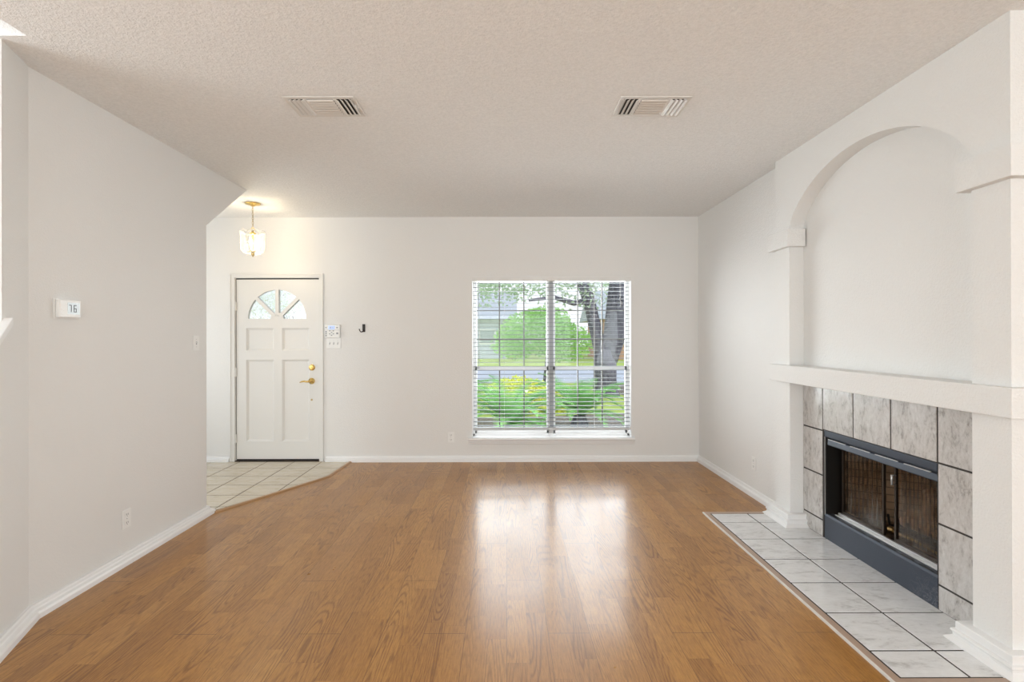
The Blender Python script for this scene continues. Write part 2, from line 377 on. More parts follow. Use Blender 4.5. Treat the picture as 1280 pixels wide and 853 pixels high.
# ---------------------------------------------------------------- dimensions
CE = 2.8116; YB = 5.842; XR = 2.216; XL = -2.425; XBF = 2.14; XN = 2.247
WX0, WX1, WZ0, WZ1 = -.393, 1.441, .275, 2.125       # window opening
DX0, DX1, DZ1 = -3.145, -2.125, 2.125                # door opening
X_LO, X_HI, Y_LO = -4.4, 3.2, -8.0

# ---------------------------------------------------------------- room shell
def struct(name, bm, mt, parent=None, **k):
    o = obj(name, bm, mt, parent, **k)
    if parent is None: o['kind'] = 'structure'
    return o
bm = B(); box(bm, X_LO - .15, X_HI + .15, Y_LO - .15, YB + .02, -.12, 0); struct('floor', bm, M_floor)
bm = B()
box(bm, -2.185, X_HI + .15, Y_LO - .15, YB + .15, CE, CE + .12)
box(bm, X_LO - .15, -2.185, 2.32, YB + .15, CE, CE + .12)
box(bm, X_LO - .15, -2.185, Y_LO - .15, -1.4, CE, CE + .12)
struct('ceiling', bm, M_ceil)
# shaft of the stairwell above the ceiling opening
bm = B()
box(bm, X_LO - .15, -2.185, 2.32, 2.42, CE + .12, 4.6); box(bm, -2.185, -2.085, -1.5, 2.42, CE + .12, 4.6)
box(bm, X_LO - .15, -2.185, -1.5, -1.4, CE + .12, 4.6); box(bm, X_LO - .15, X_LO, -1.4, 2.32, CE + .12, 4.6); box(bm, X_LO - .15, -2.085, -1.5, 2.42, 4.6, 4.7)
struct('wall_stairwell', bm, M_wall)
# back wall with window and door openings
bm = B(); y0, y1 = YB, YB + .15
box(bm, X_LO - .15, DX0, y0, y1, 0, CE); box(bm, DX0, DX1, y0, y1, DZ1, CE); box(bm, DX1, WX0, y0, y1, 0, CE)
box(bm, WX0, WX1, y0, y1, 0, WZ0); box(bm, WX0, WX1, y0, y1, WZ1, CE); box(bm, WX1, XR + .3, y0, y1, 0, CE)
struct('wall_back', bm, M_wall)
# left wall: angled end, doorway chamfer at the foyer
bm = B(); prism(bm, [(2.583, 0), (4.115, 0), (4.115, 2.34), (4.76, CE), (2.583, CE)], 'x', XL - .12, XL)
AX, AY = -2.325, 2.345                                   # where the full height angled piece stops
prism(bm, [(XL, 2.583), (AX, AY), (AX - .11, AY - .05), (XL - .12, 2.583)], 'z', 0, CE)
struct('wall_left', bm, M_wall)
# low sloping stair wall that carries on toward the viewer
def stair_pony():
    bm = B(); d = Vector((.393, -.92)).normalized(); n = Vector((d.y, -d.x)) * 1.0   # n points away from room
    L = 1.25; z0 = 1.475; z1 = z0 - L * .80
    a = Vector((AX, AY)); b = a + d * L; t = .11
    vs = []
    for q, z in ((a, z0), (b, max(z1, .1))):
        for nn in (0, t): 
            for zz in (0, z): vs.append(bm.verts.new((q.x + n.x * nn, q.y + n.y * nn, zz)))
    for q in ((0, 1, 5, 4), (2, 6, 7, 3), (1, 3, 7, 5), (0, 4, 6, 2), (0, 2, 3, 1), (4, 5, 7, 6)): bm.faces.new([vs[i] for i in q])
    struct('wall_stair', bm, M_wall)
    bm = B(); prof = [(-.035, 0), (.165, 0), (.165, .035), (-.035, .035)]; rings = []
    a2 = a - d * .02
    for q, z in ((a2, z0 + .016), (b, z1)):
        rings.append([bm.verts.new((q.x + n.x * o, q.y + n.y * o, z + h)) for o, h in prof])
    for j in range(4): bm.faces.new((rings[0][j], rings[0][(j + 1) % 4], rings[1][(j + 1) % 4], rings[1][j]))
    bm.faces.new(rings[0]); bm.faces.new(rings[1][::-1])
    struct('trim_1', bm, M_trim, bevel=.004)
stair_pony()
# rest of the shell (behind and beside the viewer), with openings cut for the added fill lights
bm = B(); box(bm, X_LO - .15, X_LO, Y_LO - .15, -4.3, 0, CE); box(bm, X_LO - .15, X_LO, -4.3, -1.3, 0, CE); box(bm, X_LO - .15, X_LO, -1.3, 1.7, 0, .9); box(bm, X_LO - .15, X_LO, -1.3, 1.7, 2.4, CE); box(bm, X_LO - .15, X_LO, 1.7, 4.25, 0, CE); box(bm, X_LO - .15, X_LO, 4.25, 5.65, 0, .4); box(bm, X_LO - .15, X_LO, 4.25, 5.65, 2.1, CE); box(bm, X_LO - .15, X_LO, 5.65, YB + .15, 0, CE); struct('wall_far_left', bm, M_wall)
bm = B(); box(bm, X_LO, -2.2, Y_LO - .15, Y_LO, 0, CE); box(bm, -2.2, 2.6, Y_LO - .15, Y_LO, 0, .2); box(bm, -2.2, 2.6, Y_LO - .15, Y_LO, 2.5, CE); box(bm, 2.6, X_HI + .15, Y_LO - .15, Y_LO, 0, CE)
struct('wall_rear', bm, M_wall)
bm = B(); box(bm, X_HI, X_HI + .15, Y_LO, -4.3, 0, CE); box(bm, X_HI, X_HI + .15, -4.3, -1.7, 0, .6); box(bm, X_HI, X_HI + .15, -4.3, -1.7, 2.4, CE); box(bm, X_HI, X_HI + .15, -1.7, 2.3, 0, CE)
struct('wall_side', bm, M_wall)
bm = B()
for xx in (-2.2, -.65, .95, 2.52): box(bm, xx, xx + .08, Y_LO - .12, Y_LO - .04, .2, 2.5)
box(bm, -2.2, 2.6, Y_LO - .12, Y_LO - .04, .2, .28); box(bm, -2.2, 2.6, Y_LO - .12, Y_LO - .04, 2.42, 2.5)
struct('added_window_rear', bm, M_trim)  # unseen window frame added around the rear fill light
# right wall and chimney breast with arched niche
bm = B()
box(bm, XR, XR + .25, 4.029, YB + .02, 0, CE)
cyc, hw, zs, rise = 3.081, .75, 2.238, .377
arc = []
for k in range(41):
    t = -1 + 2 * k / 40; R_ = (hw * hw + rise * rise) / (2 * rise)
    t2 = math.sin(t * math.pi / 2); dxx = t2 * hw
    ze = zs + rise * math.sqrt(max(0, 1 - t2 * t2)); zc = zs - (R_ - rise) + math.sqrt(R_ * R_ - dxx * dxx)
    arc.append((cyc + dxx, .5 * ze + .5 * zc))
y_n, y_f = 2.149, 4.029
poly = [(y_n, 0), (2.331, 0)] + arc + [(3.831, 0), (y_f, 0), (y_f, CE), (y_n, CE)]
prism(bm, poly, 'x', XBF, XN)
# frontal return of the breast and the wall beside it
box(bm, XN, X_HI, y_n, y_n + .15, 0, CE)
# back of niche with firebox opening
FY0, FY1, FZ1 = 2.640, 3.583, .768
box(bm, XN, XN + .1, 2.299, FY0, 0, CE); box(bm, XN, XN + .1, FY1, 4.029, 0, CE); box(bm, XN, XN + .1, FY0, FY1, FZ1, CE)
struct('wall_right', bm, M_wall2)
# mantel, capitals
bm = B(); prism(bm, [(2.10, 2.108), (2.10, 4.06), (XN, 4.06), (XN, 2.149), (X_HI, 2.149), (X_HI, 2.108)], 'z', 1.083, 1.212)
o = obj('mantel_shelf', bm, M_wall2, bevel=.004); tag(o, 'white textured mantel ledge running across the fireplace above the tiles', 'mantel')
bm = B(); prism(bm, [(2.10, 3.787), (2.10, 4.072), (XN - .01, 4.072), (XN - .01, 3.787)], 'z', 2.103, 2.236); struct('trim_2', bm, M_wall2, bevel=.003)
bm = B(); prism(bm, [(2.10, 2.107), (2.10, 2.372), (XN - .01, 2.372), (XN - .01, 2.149), (X_HI, 2.149), (X_HI, 2.107)], 'z', 2.097, 2.234); struct('trim_3', bm, M_wall2, bevel=.003)

# baseboards
PB = [(0, .0), (0, .067), (.006, .067), (.012, .062), (.014, .05), (.018, .043), (.030, .040), (.036, .032), (.038, 0)]
PC = [(0, 0), (0, .100), (.040, .100), (.043, .096), (.043, .064), (.055, .061), (.057, .053), (.051, .046), (.050, .034), (.058, .026), (.068, .019), (.074, .014), (.074, 0)]
bm = B(); sweep(bm, [(DX1 + .055, YB), (XR, YB)], PB, -1); struct('baseboard_back', bm, M_trim)
bm = B(); sweep(bm, [(X_LO, YB), (DX0 - .03, YB)], PB, -1); struct('baseboard_foyer', bm, M_trim)
bm = B(); sweep(bm, [(XR, YB), (XR, 4.029)], PB, -1); struct('baseboard_right', bm, M_trim)
PL = [(0, 0), (0, .067), (.012, .067), (.018, .060), (.020, .048), (.024, .042), (.040, .036), (.046, .024), (.048, 0)]
bm = B(); sweep(bm, [(XL - .12, 4.115), (XL, 4.115), (XL, 2.583), (AX + .49, AY - 1.147)], PL, 1); struct('baseboard_left', bm, M_trim)
bm = B(); sweep(bm, [(XR, 4.029), (XBF, 4.029), (XBF, 3.831), (XN, 3.831)], PC, -1); struct('baseboard_column_far', bm, M_trim)
bm = B(); sweep(bm, [(XN, 2.331), (XBF, 2.331), (XBF, 2.149), (X_HI, 2.149)], PC, -1); struct('baseboard_column_near', bm, M_trim)

# ---------------------------------------------------------------- foyer tile floor
E1 = ((-2.417, 4.165), (-1.82, 5.222)); E2 = ((-1.82, 5.222), (-1.785, 5.84))
def half(p, q):  # keep left side of p->q travelling +y : n.x <= c with n pointing right
    dx, dy = q[0] - p[0], q[1] - p[1]; L = math.hypot(dx, dy); return dy / L, -dx / L, (dy * p[0] - dx * p[1]) / L
def tiles(bm, xs, ys, g, z0, z1, cl=()):
    for a, b in zip(xs, xs[1:]):
        for c, d in zip(ys, ys[1:]):
            poly = [(a + g, c + g), (b - g, c + g), (b - g, d - g), (a + g, d - g)]
            for h in cl:
                if poly: poly = clip(poly, *h)
            if len(poly) >= 3: prism(bm, poly, 'z', z0, z1, 0)
h1, h2 = half(*E1), half(*E2)
xs = [-2.425 + .3135 * k for k in range(-7, 4)]; ys = [5.222 - .3155 * k for k in range(6, -3, -1)]
ys = [y for y in ys if y < 5.8] + [5.84]
bm = B(); tiles(bm, xs, ys, .0050, .001, .007, [h1, h2, (-1, 0, 4.39)])
pl = [(-4.39, 3.4), (-2.35, 3.4), (-1.7, 3.4), (-1.7, 5.84), (-4.39, 5.84)]
for h in (h1, h2): pl = clip(pl, *h)
prism(bm, pl, 'z', .0005, .0055, 1); struct('floor_foyer', bm, [M_ftile, M_fgrout])
bm = B(); sweep(bm, [(-2.385, 4.150), (-1.835 + .015, 5.205), (-1.785, 5.835)], [(-.022, 0), (.022, 0), (.018, .008), (.008, .013), (-.008, .013), (-.018, .008)], 1)
o = obj('transition_strip', bm, M_strip2); tag(o, 'oak threshold strip between the beige entry tiles and wood floor', 'threshold strip')

# ---------------------------------------------------------------- hearth
hx = [1.637, 1.930, 2.262]; hy = [2.112, 2.295, 2.611, 2.930, 3.240, 3.564, 3.882, 4.073]
bm = B(); tiles(bm, hx, hy, .0055, .001, .009, [(1, 0, 2.2465)]); box(bm, 1.634, 2.2465, 2.105, 4.078, 0.0005, .0065, 1)
he = empty('fireplace_hearth', (1.94, 3.09, 0), 'grey marbled tile hearth with taupe border set flush in the wood floor before the fireplace', 'hearth')
obj('hearth_tiles', bm, [M_htile, M_grout], he, bevel=.0012, seg=1)
bm = B(); sweep(bm, [(2.15, 4.093), (1.612, 4.093), (1.612, 2.088), (2.15, 2.088)], [(-.017, 0), (.017, 0), (.017, .011), (-.017, .011)], 1)
sweep(bm, [(1.590, 4.11), (1.590, 2.06)], [(-.005, 0), (.005, 0), (.005, .010), (-.005, .010)], 1, 1)
o = obj('hearth_border', bm, [M_strip, M_wline], he)

# ---------------------------------------------------------------- tile surround
bm = B(); g = .0052
def wt(y0, y1, z0, z1): box(bm, 2.2385, 2.2465, y0 + g, y1 - g, z0 + g, z1 - g, 0)
for z0, z1 in ((0.006, .127), (.127, .444), (.444, .762), (.762, 1.083)): wt(3.594, 3.835, z0, z1)
for z0, z1 in ((0.006, .140), (.140, .457), (.457, .771), (.771, 1.083)): wt(2.326, 2.637, z0, z1)
for a, b in ((3.594, 3.279), (3.279, 2.958), (2.958, 2.637)): wt(b, a, .768, 1.083)
box(bm, 2.2415, 2.2468, 2.331, 2.640, .006, 1.083, 1); box(bm, 2.2415, 2.2468, 3.584, 3.831, .006, 1.083, 1); box(bm, 2.2415, 2.2468, 2.640, 3.584, .768, 1.083, 1)
o = obj('tile_surround', bm, [M_stile, M_grout], bevel=.0015, seg=1); tag(o, 'grey marbled wall tiles framing the firebox under the mantel', 'tile surround')

# ---------------------------------------------------------------- firebox
fb = empty('fireplace_insert', (2.30, 3.11, 0.0), 'slate blue metal fireplace with glass doors and mesh curtain', 'fireplace')
XD = 2.325
bm = B()   # lining: floor, back, splayed sides, top
fy0, fy1, by0, by1, bx = FY0 + .005, FY1 - .005, 2.86, 3.36, 2.80
fl = [(XD + .03, fy0), (XD + .03, fy1), (bx, by1), (bx, by0)]
def inner(z): return [bm.verts.new((x, y, z)) for x, y in fl]
lo, hi = inner(.17), inner(.74)
bm.faces.new(lo); bm.faces.new(hi)
for a, b in ((1, 2), (2, 3), (3, 0)): bm.faces.new((lo[a], lo[b], hi[b], hi[a])).material_index = 1 if a == 1 else 0
obj('firebrick_lining', bm, [M_brick, M_brick2], fb)
bm = B()   # steel shell: jambs at both sides
box(bm, 2.249, XD + .04, FY1 - .012, FY1, .006, .768); box(bm, 2.249, XD + .04, FY0, FY0 + .012, .006, .768); box(bm, 2.249, XD + .04, FY0, FY1, .756, .768)
obj('shell_frame', bm, M_black, fb)
bm = B()   # hood: two stepped bands
prism(bm, [(2.242, .766), (2.242, .724), (2.262, .716), (2.262, .766)], 'y', FY0 + .002, FY1 - .002)
obj('hood', bm, M_slate, fb, bevel=.002)
bm = B(); prism(bm, [(2.262, .712), (2.250, .706), (2.246, .672), (2.252, .666), (2.30, .672), (2.30, .712)], 'y', FY0 + .004, FY1 - .03)
obj('heat_deflector', bm, M_slate, fb, bevel=.001)
for k in range(4): bm = B(); box(bm, 2.2455, 2.252, FY0 + .05 + k * .225, FY0 + .23 + k * .225, .7065, .7115); obj('air_slot', bm, M_chrome, fb)
bm = B(); prism(bm, [(2.243, .006), (2.243, .168), (2.248, .182), (2.30, .182), (2.30, .006)], 'y', FY0 + .002, FY1 - .002)
obj('kick_panel', bm, M_slate, fb, bevel=.002)
for k in range(7): bm = B(); box(bm, 2.249, 2.264, FY0 + .05 + k * .128, FY0 + .135 + k * .128, .1822, .1850); obj('vent_slot', bm, M_dark, fb)
bm = B(); box(bm, 2.300, 2.318, FY0 + .012, FY1 - .06, .182, .206); box(bm, 2.285, 2.300, FY0 + .012, FY1 - .05, .182, .190)
obj('door_track', bm, M_chrome, fb, bevel=.002)
# glass doors: far one closed (two bifold leaves), near one closed with gap in the middle
def fdoor(ya, yb, nleaf, handle):
    bm = B(); s = .014
    for k in range(nleaf):
        a = ya + (yb - ya) * k / nleaf; b = ya + (yb - ya) * (k + 1) / nleaf
        box(bm, XD - .008, XD + .008, a, a + s, .206, .668); box(bm, XD - .008, XD + .008, b - s, b, .206, .668)
        box(bm, XD - .008, XD + .008, a + s, b - s, .206, .222); box(bm, XD - .008, XD + .008, a + s, b - s, .652, .668)
    d = obj('glass_door', bm, M_bronze, fb, bevel=.0015)
    bm = B()
    for k in range(nleaf):
        a = ya + (yb - ya) * k / nleaf; b = ya + (yb - ya) * (k + 1) / nleaf
        box(bm, XD - .002, XD + .002, a + s, b - s, .222, .652)
    obj('pane', bm, M_smoke, d)
    if handle:
        bm = B(); tube(bm, [(XD - .010, handle, .60), (XD - .032, handle, .60), (XD - .032, handle, .545), (XD - .010, handle, .545)], .006)
        obj('door_handle', bm, M_chrome, d, smooth=True)
fdoor(FY0 + .014, 3.035, 1, 3.02); fdoor(3.12, FY1 - .075, 1, None)
bm = B(); tube(bm, [(XD + .035, FY0 + .01, .655), (XD + .035, FY1 - .01, .655)], .006); obj('curtain_rod', bm, M_black, fb)
def curtain(ya, yb, folds, amp):
    bm = B(); n = folds * 10; cols = []
    for k in range(n + 1):
        t = k / n; y = ya + (yb - ya) * t; x = XD + .038 + amp * math.sin(t * folds * 2 * math.pi) * (1 + .3 * math.sin(k * .7))
        cols.append([bm.verts.new((x, y + .004 * math.sin(k * 1.3 + zz * 3), .215 + .44 * zz / 6)) for zz in range(7)])
    for a, b in zip(cols, cols[1:]):
        for i in range(6): bm.faces.new((a[i], b[i], b[i + 1], a[i + 1]))
    o = obj('mesh_curtain', bm, M_mesh, fb, smooth=True, recalc=False)
curtain(FY0 + .02, 3.03, 13, .007); curtain(3.20, FY1 - .02, 9, .011)
# grate and logs
gr = empty('log_grate', (2.54, 3.08, .17), 'black iron grate inside the firebox under the logs', 'grate')
bm = B()
for yy in (2.90, 2.98, 3.06, 3.14, 3.22): tube(bm, [(2.42, yy, .30), (2.43, yy, .235), (2.48, yy, .225), (2.68, yy, .225), (2.70, yy, .28)], .007)
obj('bars', bm, M_black, gr)
bm = B()
for xx in (2.47, 2.64): tube(bm, [(xx, 2.88, .216), (xx, 3.24, .216)], .006)
for xx in (2.47, 2.64):
    for yy in (2.90, 3.22): tube(bm, [(xx, yy, .216), (xx, yy, .171)], .007)
obj('legs', bm, M_black, gr)
def log(name, a, b, r0, label):
    bm = B(); a, b = Vector(a), Vector(b); pts = []; rad = []
    for k in range(9):
        t = k / 8; p = a.lerp(b, t) + Vector((0, 0, .008 * math.sin(t * 5))); pts.append(p); rad.append(r0 * (1 + .12 * math.sin(t * 9 + r0 * 100)))
    tube(bm, pts, rad, 12); o = obj(name, bm, M_log, smooth=True); tag(o, label, 'log', 'ceramic logs on the grate')
log('fire_log', (2.61, 2.84, .285), (2.61, 3.26, .285), .046, 'thick tan log lying at the back of the fire grate')
log('fire_log', (2.50, 2.88, .272), (2.51, 3.2, .272), .036, 'smaller sooty log lying at the front of the fire grate')
log('fire_log', (2.46, 2.93, .385), (2.60, 3.10, .465), .046, 'pale log leaning across the two others in the firebox')
bm = B(); tube(bm, [(2.40, 3.16, .215), (2.42, 3.02, .215), (2.42, 2.72, .20)], .008); lathe(bm, [(.0, 0), (.02, .002), (.02, .03), (.012, .04), (0, .04)], (2.40, 3.17, .20), n=14)
o = obj('gas_pipe', bm, M_brassd, smooth=True); tag(o, 'brass gas valve and pipe low behind the open gap in the fire doors', 'gas valve')

# ---------------------------------------------------------------- window_1
win = empty('window_1', ((WX0 + WX1) / 2, YB + .1, WZ0)); win['kind'] = 'structure'
ya, yb = YB + .085, YB + .15
bm = B(); box(bm, WX0, WX0 + .03, ya, yb, WZ0, WZ1); box(bm, WX1 - .03, WX1, ya, yb, WZ0, WZ1); box(bm, WX0, WX1, ya, yb, WZ1 - .05, WZ1); box(bm, WX0, WX1, ya, yb, WZ0, WZ0 + .03)
xm = .523
obj('window_frame', bm, M_trim, win, bevel=.003)
bm = B(); box(bm, xm - .028, xm + .028, ya, yb, WZ0 + .03, WZ1 - .05); obj('mullion', bm, M_mull, win, bevel=.003)
zr = 1.062
for a, b in ((WX0 + .03, xm - .028), (xm + .028, WX1 - .03)):
    bm = B()
    box(bm, a, b, ya + .01, ya + .04, zr - .026, zr + .026); box(bm, a, b, ya + .01, ya + .035, WZ0 + .03, WZ0 + .085)
    box(bm, a, a + .022, ya + .01, ya + .035, WZ0 + .03, WZ1 - .05); box(bm, b - .022, b, ya + .01, ya + .035, WZ0 + .03, WZ1 - .05)
    s_ = obj('sash', bm, M_trim, win, bevel=.002)
    bm = B()
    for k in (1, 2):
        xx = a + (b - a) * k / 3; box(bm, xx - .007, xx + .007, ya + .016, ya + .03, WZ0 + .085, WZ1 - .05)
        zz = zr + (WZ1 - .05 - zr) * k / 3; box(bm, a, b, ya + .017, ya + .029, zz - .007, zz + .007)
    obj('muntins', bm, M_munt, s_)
    bm = B(); box(bm, a, b, ya + .021, ya + .025, WZ0 + .06, WZ1 - .05); obj('window_glass', bm, M_glass, s_)
bm = B(); box(bm, WX0, WX0 + .006, YB - .004, YB + .085, WZ0, WZ1); box(bm, WX1 - .006, WX1, YB - .004, YB + .085, WZ0, WZ1); box(bm, WX0, WX1, YB - .004, YB + .085, WZ1 - .006, WZ1)
obj('jamb', bm, M_trim, win)
bm = B(); prism(bm, [(YB - .052, WZ0 - .004), (YB - .056, WZ0 - .018), (YB - .048, WZ0 - .026), (YB - .03, WZ0 - .03), (YB - .028, WZ0 - .05), (YB - .018, WZ0 - .055), (YB - .016, WZ0 - .072), (YB - .002, WZ0 - .078), (YB - .001, WZ0 - .02), (YB + .085, WZ0 - .02), (YB + .085, WZ0 + .001), (YB - .04, WZ0 + .001)], 'x', WX0 - .045, WX1 + .03)
obj('window_sill', bm, M_trim, win)

# ---------------------------------------------------------------- blinds
bl = empty('window_blind', ((WX0 + WX1) / 2, YB + .045, WZ0 + .1), 'white horizontal slat blind hanging in the front window', 'blind')
bm = B(); box(bm, WX0 + .001, WX1 - .001, YB - .012, YB + .07, 2.072, 2.119); obj('valance', bm, M_trimw, bl, bevel=.004)
bm = B(); zt, zb, yc = 2.05, .405, YB + .036; n = 37
for k in range(n):
    z = zt - (zt - zb) * k / (n - 1); tl = math.radians(1)
    w = .025; pr = []
    for s in (-1, -.5, 0, .5, 1): pr.append((yc + s * w, z + .0022 * (1 - s * s) + s * w * math.tan(tl)))
    pr2 = [(a, b - .0028) for a, b in reversed(pr)]
    prism(bm, pr + pr2, 'x', WX0 + .014, WX1 - .014)
obj('slats', bm, M_blind, bl)
bm = B(); prism(bm, [(yc - .026, .352), (yc + .026, .352), (yc + .026, .385), (yc - .026, .385)], 'x', WX0 + .012, WX1 - .012); obj('bottom_rail', bm, M_rail, bl, bevel=.005)
bm = B()
for xx in (WX0 + .022, -.02, .495, 1.02, WX1 - .03):
    for yy in (yc - .0265, yc + .0265): tube(bm, [(xx, yy, .36), (xx, yy, 2.08)], .0016, 5)
obj('ladder_cords', bm, M_trimw, bl)
bm = B(); tube(bm, [(-.313, YB - .005, 2.075), (-.313, YB - .01, 1.06)], .0045, 8); obj('tilt_wand', bm, simple('clear_wand', (.55, .58, .6), .2), bl)
bm = B()
for dx_ in (0, .012): tube(bm, [(1.308 + dx_, YB - .008, 2.075), (1.31 + dx_ * .4, YB - .014, 1.87 - dx_ * 5)], .0014, 5)
obj('lift_cord', bm, M_trimw, bl)
for dx_, dz_ in ((-.006, 0), (.012, -.05), (.0, -.075)):
    bm = B(); lathe(bm, [(.003, .035), (.006, .03), (.011, .004), (.009, 0)], (1.315 + dx_, YB - .016, 1.845 + dz_), n=10); obj('cord_tassel', bm, M_grey, bl, smooth=True)

# ---------------------------------------------------------------- front door
dr = empty('door_1', (-2.63, YB, 0)); dr['kind'] = 'structure'
bm = B()   # casing and jambs
cp = [(0, 0)]
def casing(x0, x1, z0, z1):
    box(bm, x0, x1, YB - .012, YB + .002, z0, z1)
box(bm, DX0 - .028, DX0 + .03, YB - .012, YB + .001, .006, 2.165); box(bm, DX1 - .022, DX1 + .028, YB - .012, YB + .001, .006, 2.165); box(bm, DX0 + .03, DX1 - .022, YB - .012, YB + .001, 2.115, 2.165)
box(bm, DX0 - .028, DX0 - .008, YB - .020, YB - .012, .006, 2.165); box(bm, DX1 + .010, DX1 + .028, YB - .020, YB - .012, .006, 2.165); box(bm, DX0 - .008, DX1 + .010, YB - .020, YB - .012, 2.147, 2.165)
obj('door_casing', bm, M_trimw, dr, bevel=.003)
bm = B(); box(bm, DX0, DX0 + .034, YB + .001, YB + .15, 0, DZ1); box(bm, DX1 - .02, DX1, YB + .001, YB + .15, 0, DZ1); box(bm, DX0, DX1, YB + .001, YB + .15, DZ1 - .012, DZ1)
obj('door_jamb', bm, M_trimw, dr)
sx0, sx1, sz0, sz1 = -3.104, -2.150, .030, 2.098
cx_, cz_, Rf = -2.636, 1.645, .335
yf, yk = YB + .012, YB + .055
slab = B()
mw = .02                           # half width of the fanlight bars
# upper part around the fanlight: left and right halves
def archpoly(sgn):
    pts = [(cx_, cz_ + Rf + .0), (cx_, sz1), ((sx1 if sgn > 0 else sx0), sz1), ((sx1 if sgn > 0 else sx0), cz_)]
    for k in range(0, 17):
        a = math.radians(90 * k / 16); pts.append((cx_ + sgn * Rf * math.cos(a), cz_ + Rf * math.sin(a)))
    return pts[:-1]
for s in (1, -1): prism(slab, archpoly(s), 'y', yf, yk)
# rails and stiles below
px = [(-2.992, -2.672), (-2.580, -2.265)]; pz = [(1.278, 1.540), (.232, 1.175)]
box(slab, sx0, sx1, yf, yk, 1.540, cz_); box(slab, sx0, sx1, yf, yk, 1.175, 1.278); box(slab, sx0, sx1, yf, yk, sz0, .232)
for z0, z1 in pz:
    box(slab, sx0, px[0][0], yf, yk, z0, z1); box(slab, px[0][1], px[1][0], yf, yk, z0, z1); box(slab, px[1][1], sx1, yf, yk, z0, z1)
# spokes and hub of the fanlight
for ang in (45, 90, 135):
    a = math.radians(ang); d = Vector((math.cos(a), math.sin(a))); nn = Vector((-d.y, d.x)) * mw; c0 = Vector((cx_, cz_)); e = c0 + d * (Rf + .004)
    c1 = c0 + d * .03
    prism(slab, [tuple(c1 - nn), tuple(e - nn), tuple(e + nn), tuple(c1 + nn)], 'y', yf - .004, yk)
prism(slab, [(cx_ + .075 * math.cos(math.radians(t)), cz_ + .075 * math.sin(math.radians(t))) for t in range(0, 181, 15)], 'y', yf - .002, yk)
obj('door_leaf', slab, M_trimw, dr)
bm = B()
for (x0, x1) in px:
    for (z0, z1) in pz:
        e = .022   # recessed panel with bevelled moulding
        o4 = [(x0, z0), (x1, z0), (x1, z1), (x0, z1)]; i4 = [(x0 + e, z0 + e), (x1 - e, z0 + e), (x1 - e, z1 - e), (x0 + e, z1 - e)]
        vo = [bm.verts.new((a, yf + .003, b)) for a, b in o4]; vi = [bm.verts.new((a, yf + .020, b)) for a, b in i4]
        e2 = .045; vj = [bm.verts.new((a, yf + .020, b)) for a, b in [(x0 + e2, z0 + e2), (x1 - e2, z0 + e2), (x1 - e2, z1 - e2), (x0 + e2, z1 - e2)]]
        for k in range(4):
            bm.faces.new((vo[k], vo[(k + 1) % 4], vi[(k + 1) % 4], vi[k])); bm.faces.new((vi[k], vi[(k + 1) % 4], vj[(k + 1) % 4], vj[k]))
        bm.faces.new(vj)
obj('panels', bm, M_trimw, dr, recalc=False)
bm = B(); prism(bm, [(cx_ + (Rf + .003) * math.cos(math.radians(t)), cz_ + (Rf + .003) * math.sin(math.radians(t))) for t in range(0, 181, 6)], 'y', yf + .024, yf + .030)
obj('fanlight_glass', bm, M_hglass, dr)
def at(x, y): return Vector(((x - 633.42) / 635 * YB, YB, 1.43 + (420.4 - y + .0023 * (x - 633)) / 635 * YB))
bm = B(); c = at(390.5, 457.5); lathe(bm, [(.0, 0), (.036, 0), (.036, -.008), (.028, -.014), (.026, -.026), (.0, -.028)], (c.x, yf, c.z), 'y', 24)
box(bm, c.x - .006, c.x + .006, yf - .036, yf - .026, c.z - .018, c.z + .018); obj('deadbolt', bm, M_brass, dr, smooth=False, bevel=.001)
bm = B(); c = at(390, 474.5); lathe(bm, [(0, 0), (.037, 0), (.035, -.010), (.018, -.016), (.014, -.045), (0, -.047)], (c.x, yf, c.z), 'y', 24)
tube(bm, [(c.x, yf - .045, c.z), (c.x - .04, yf - .052, c.z - .004), (c.x - .07, yf - .052, c.z + .002), (c.x - .10, yf - .05, c.z - .004), (c.x - .118, yf - .048, c.z - .012)], [.012, .010, .009, .008, .005], 10)
obj('lever_handle', bm, M_brass, dr, smooth=True)
bm = B(); c = at(390, 498); lathe(bm, [(0, 0), (.012, 0), (.011, -.004), (0, -.005)], (c.x, yf, c.z), 'y', 16); obj('door_viewer', bm, M_brassd, dr)
for yy in (380.5, 463, 546):
    c = at(292.5, yy); bm = B(); tube(bm, [(sx0 - .004, YB - .002, c.z - .05), (sx0 - .004, YB - .002, c.z + .05)], .008, 10); box(bm, sx0 - .02, sx0 + .006, YB + .002, YB + .010, c.z - .048, c.z + .048); obj('hinge', bm, M_trimw, dr)
bm = B(); box(bm, DX0 + .034, DX1 - .02, YB - .02, YB + .12, .0065, .016); obj('door_sill', bm, M_bronze, dr); 
bm = B(); box(bm, sx0, sx1, yf + .004, yk, .018, .0295); box(bm, DX0 + .03, DX1 - .015, yf + .006, yf + .02, 2.0985, 2.116); box(bm, sx1 + .0005, DX1 - .0195, yf + .006, yf + .02, .03, 2.0985); box(bm, DX0 + .0335, sx0 - .0005, yf + .006, yf + .02, .03, 2.0985); obj('gap_shade_strip', bm, M_black, dr)  # black strips added as shade in the door gaps, closing them to daylight

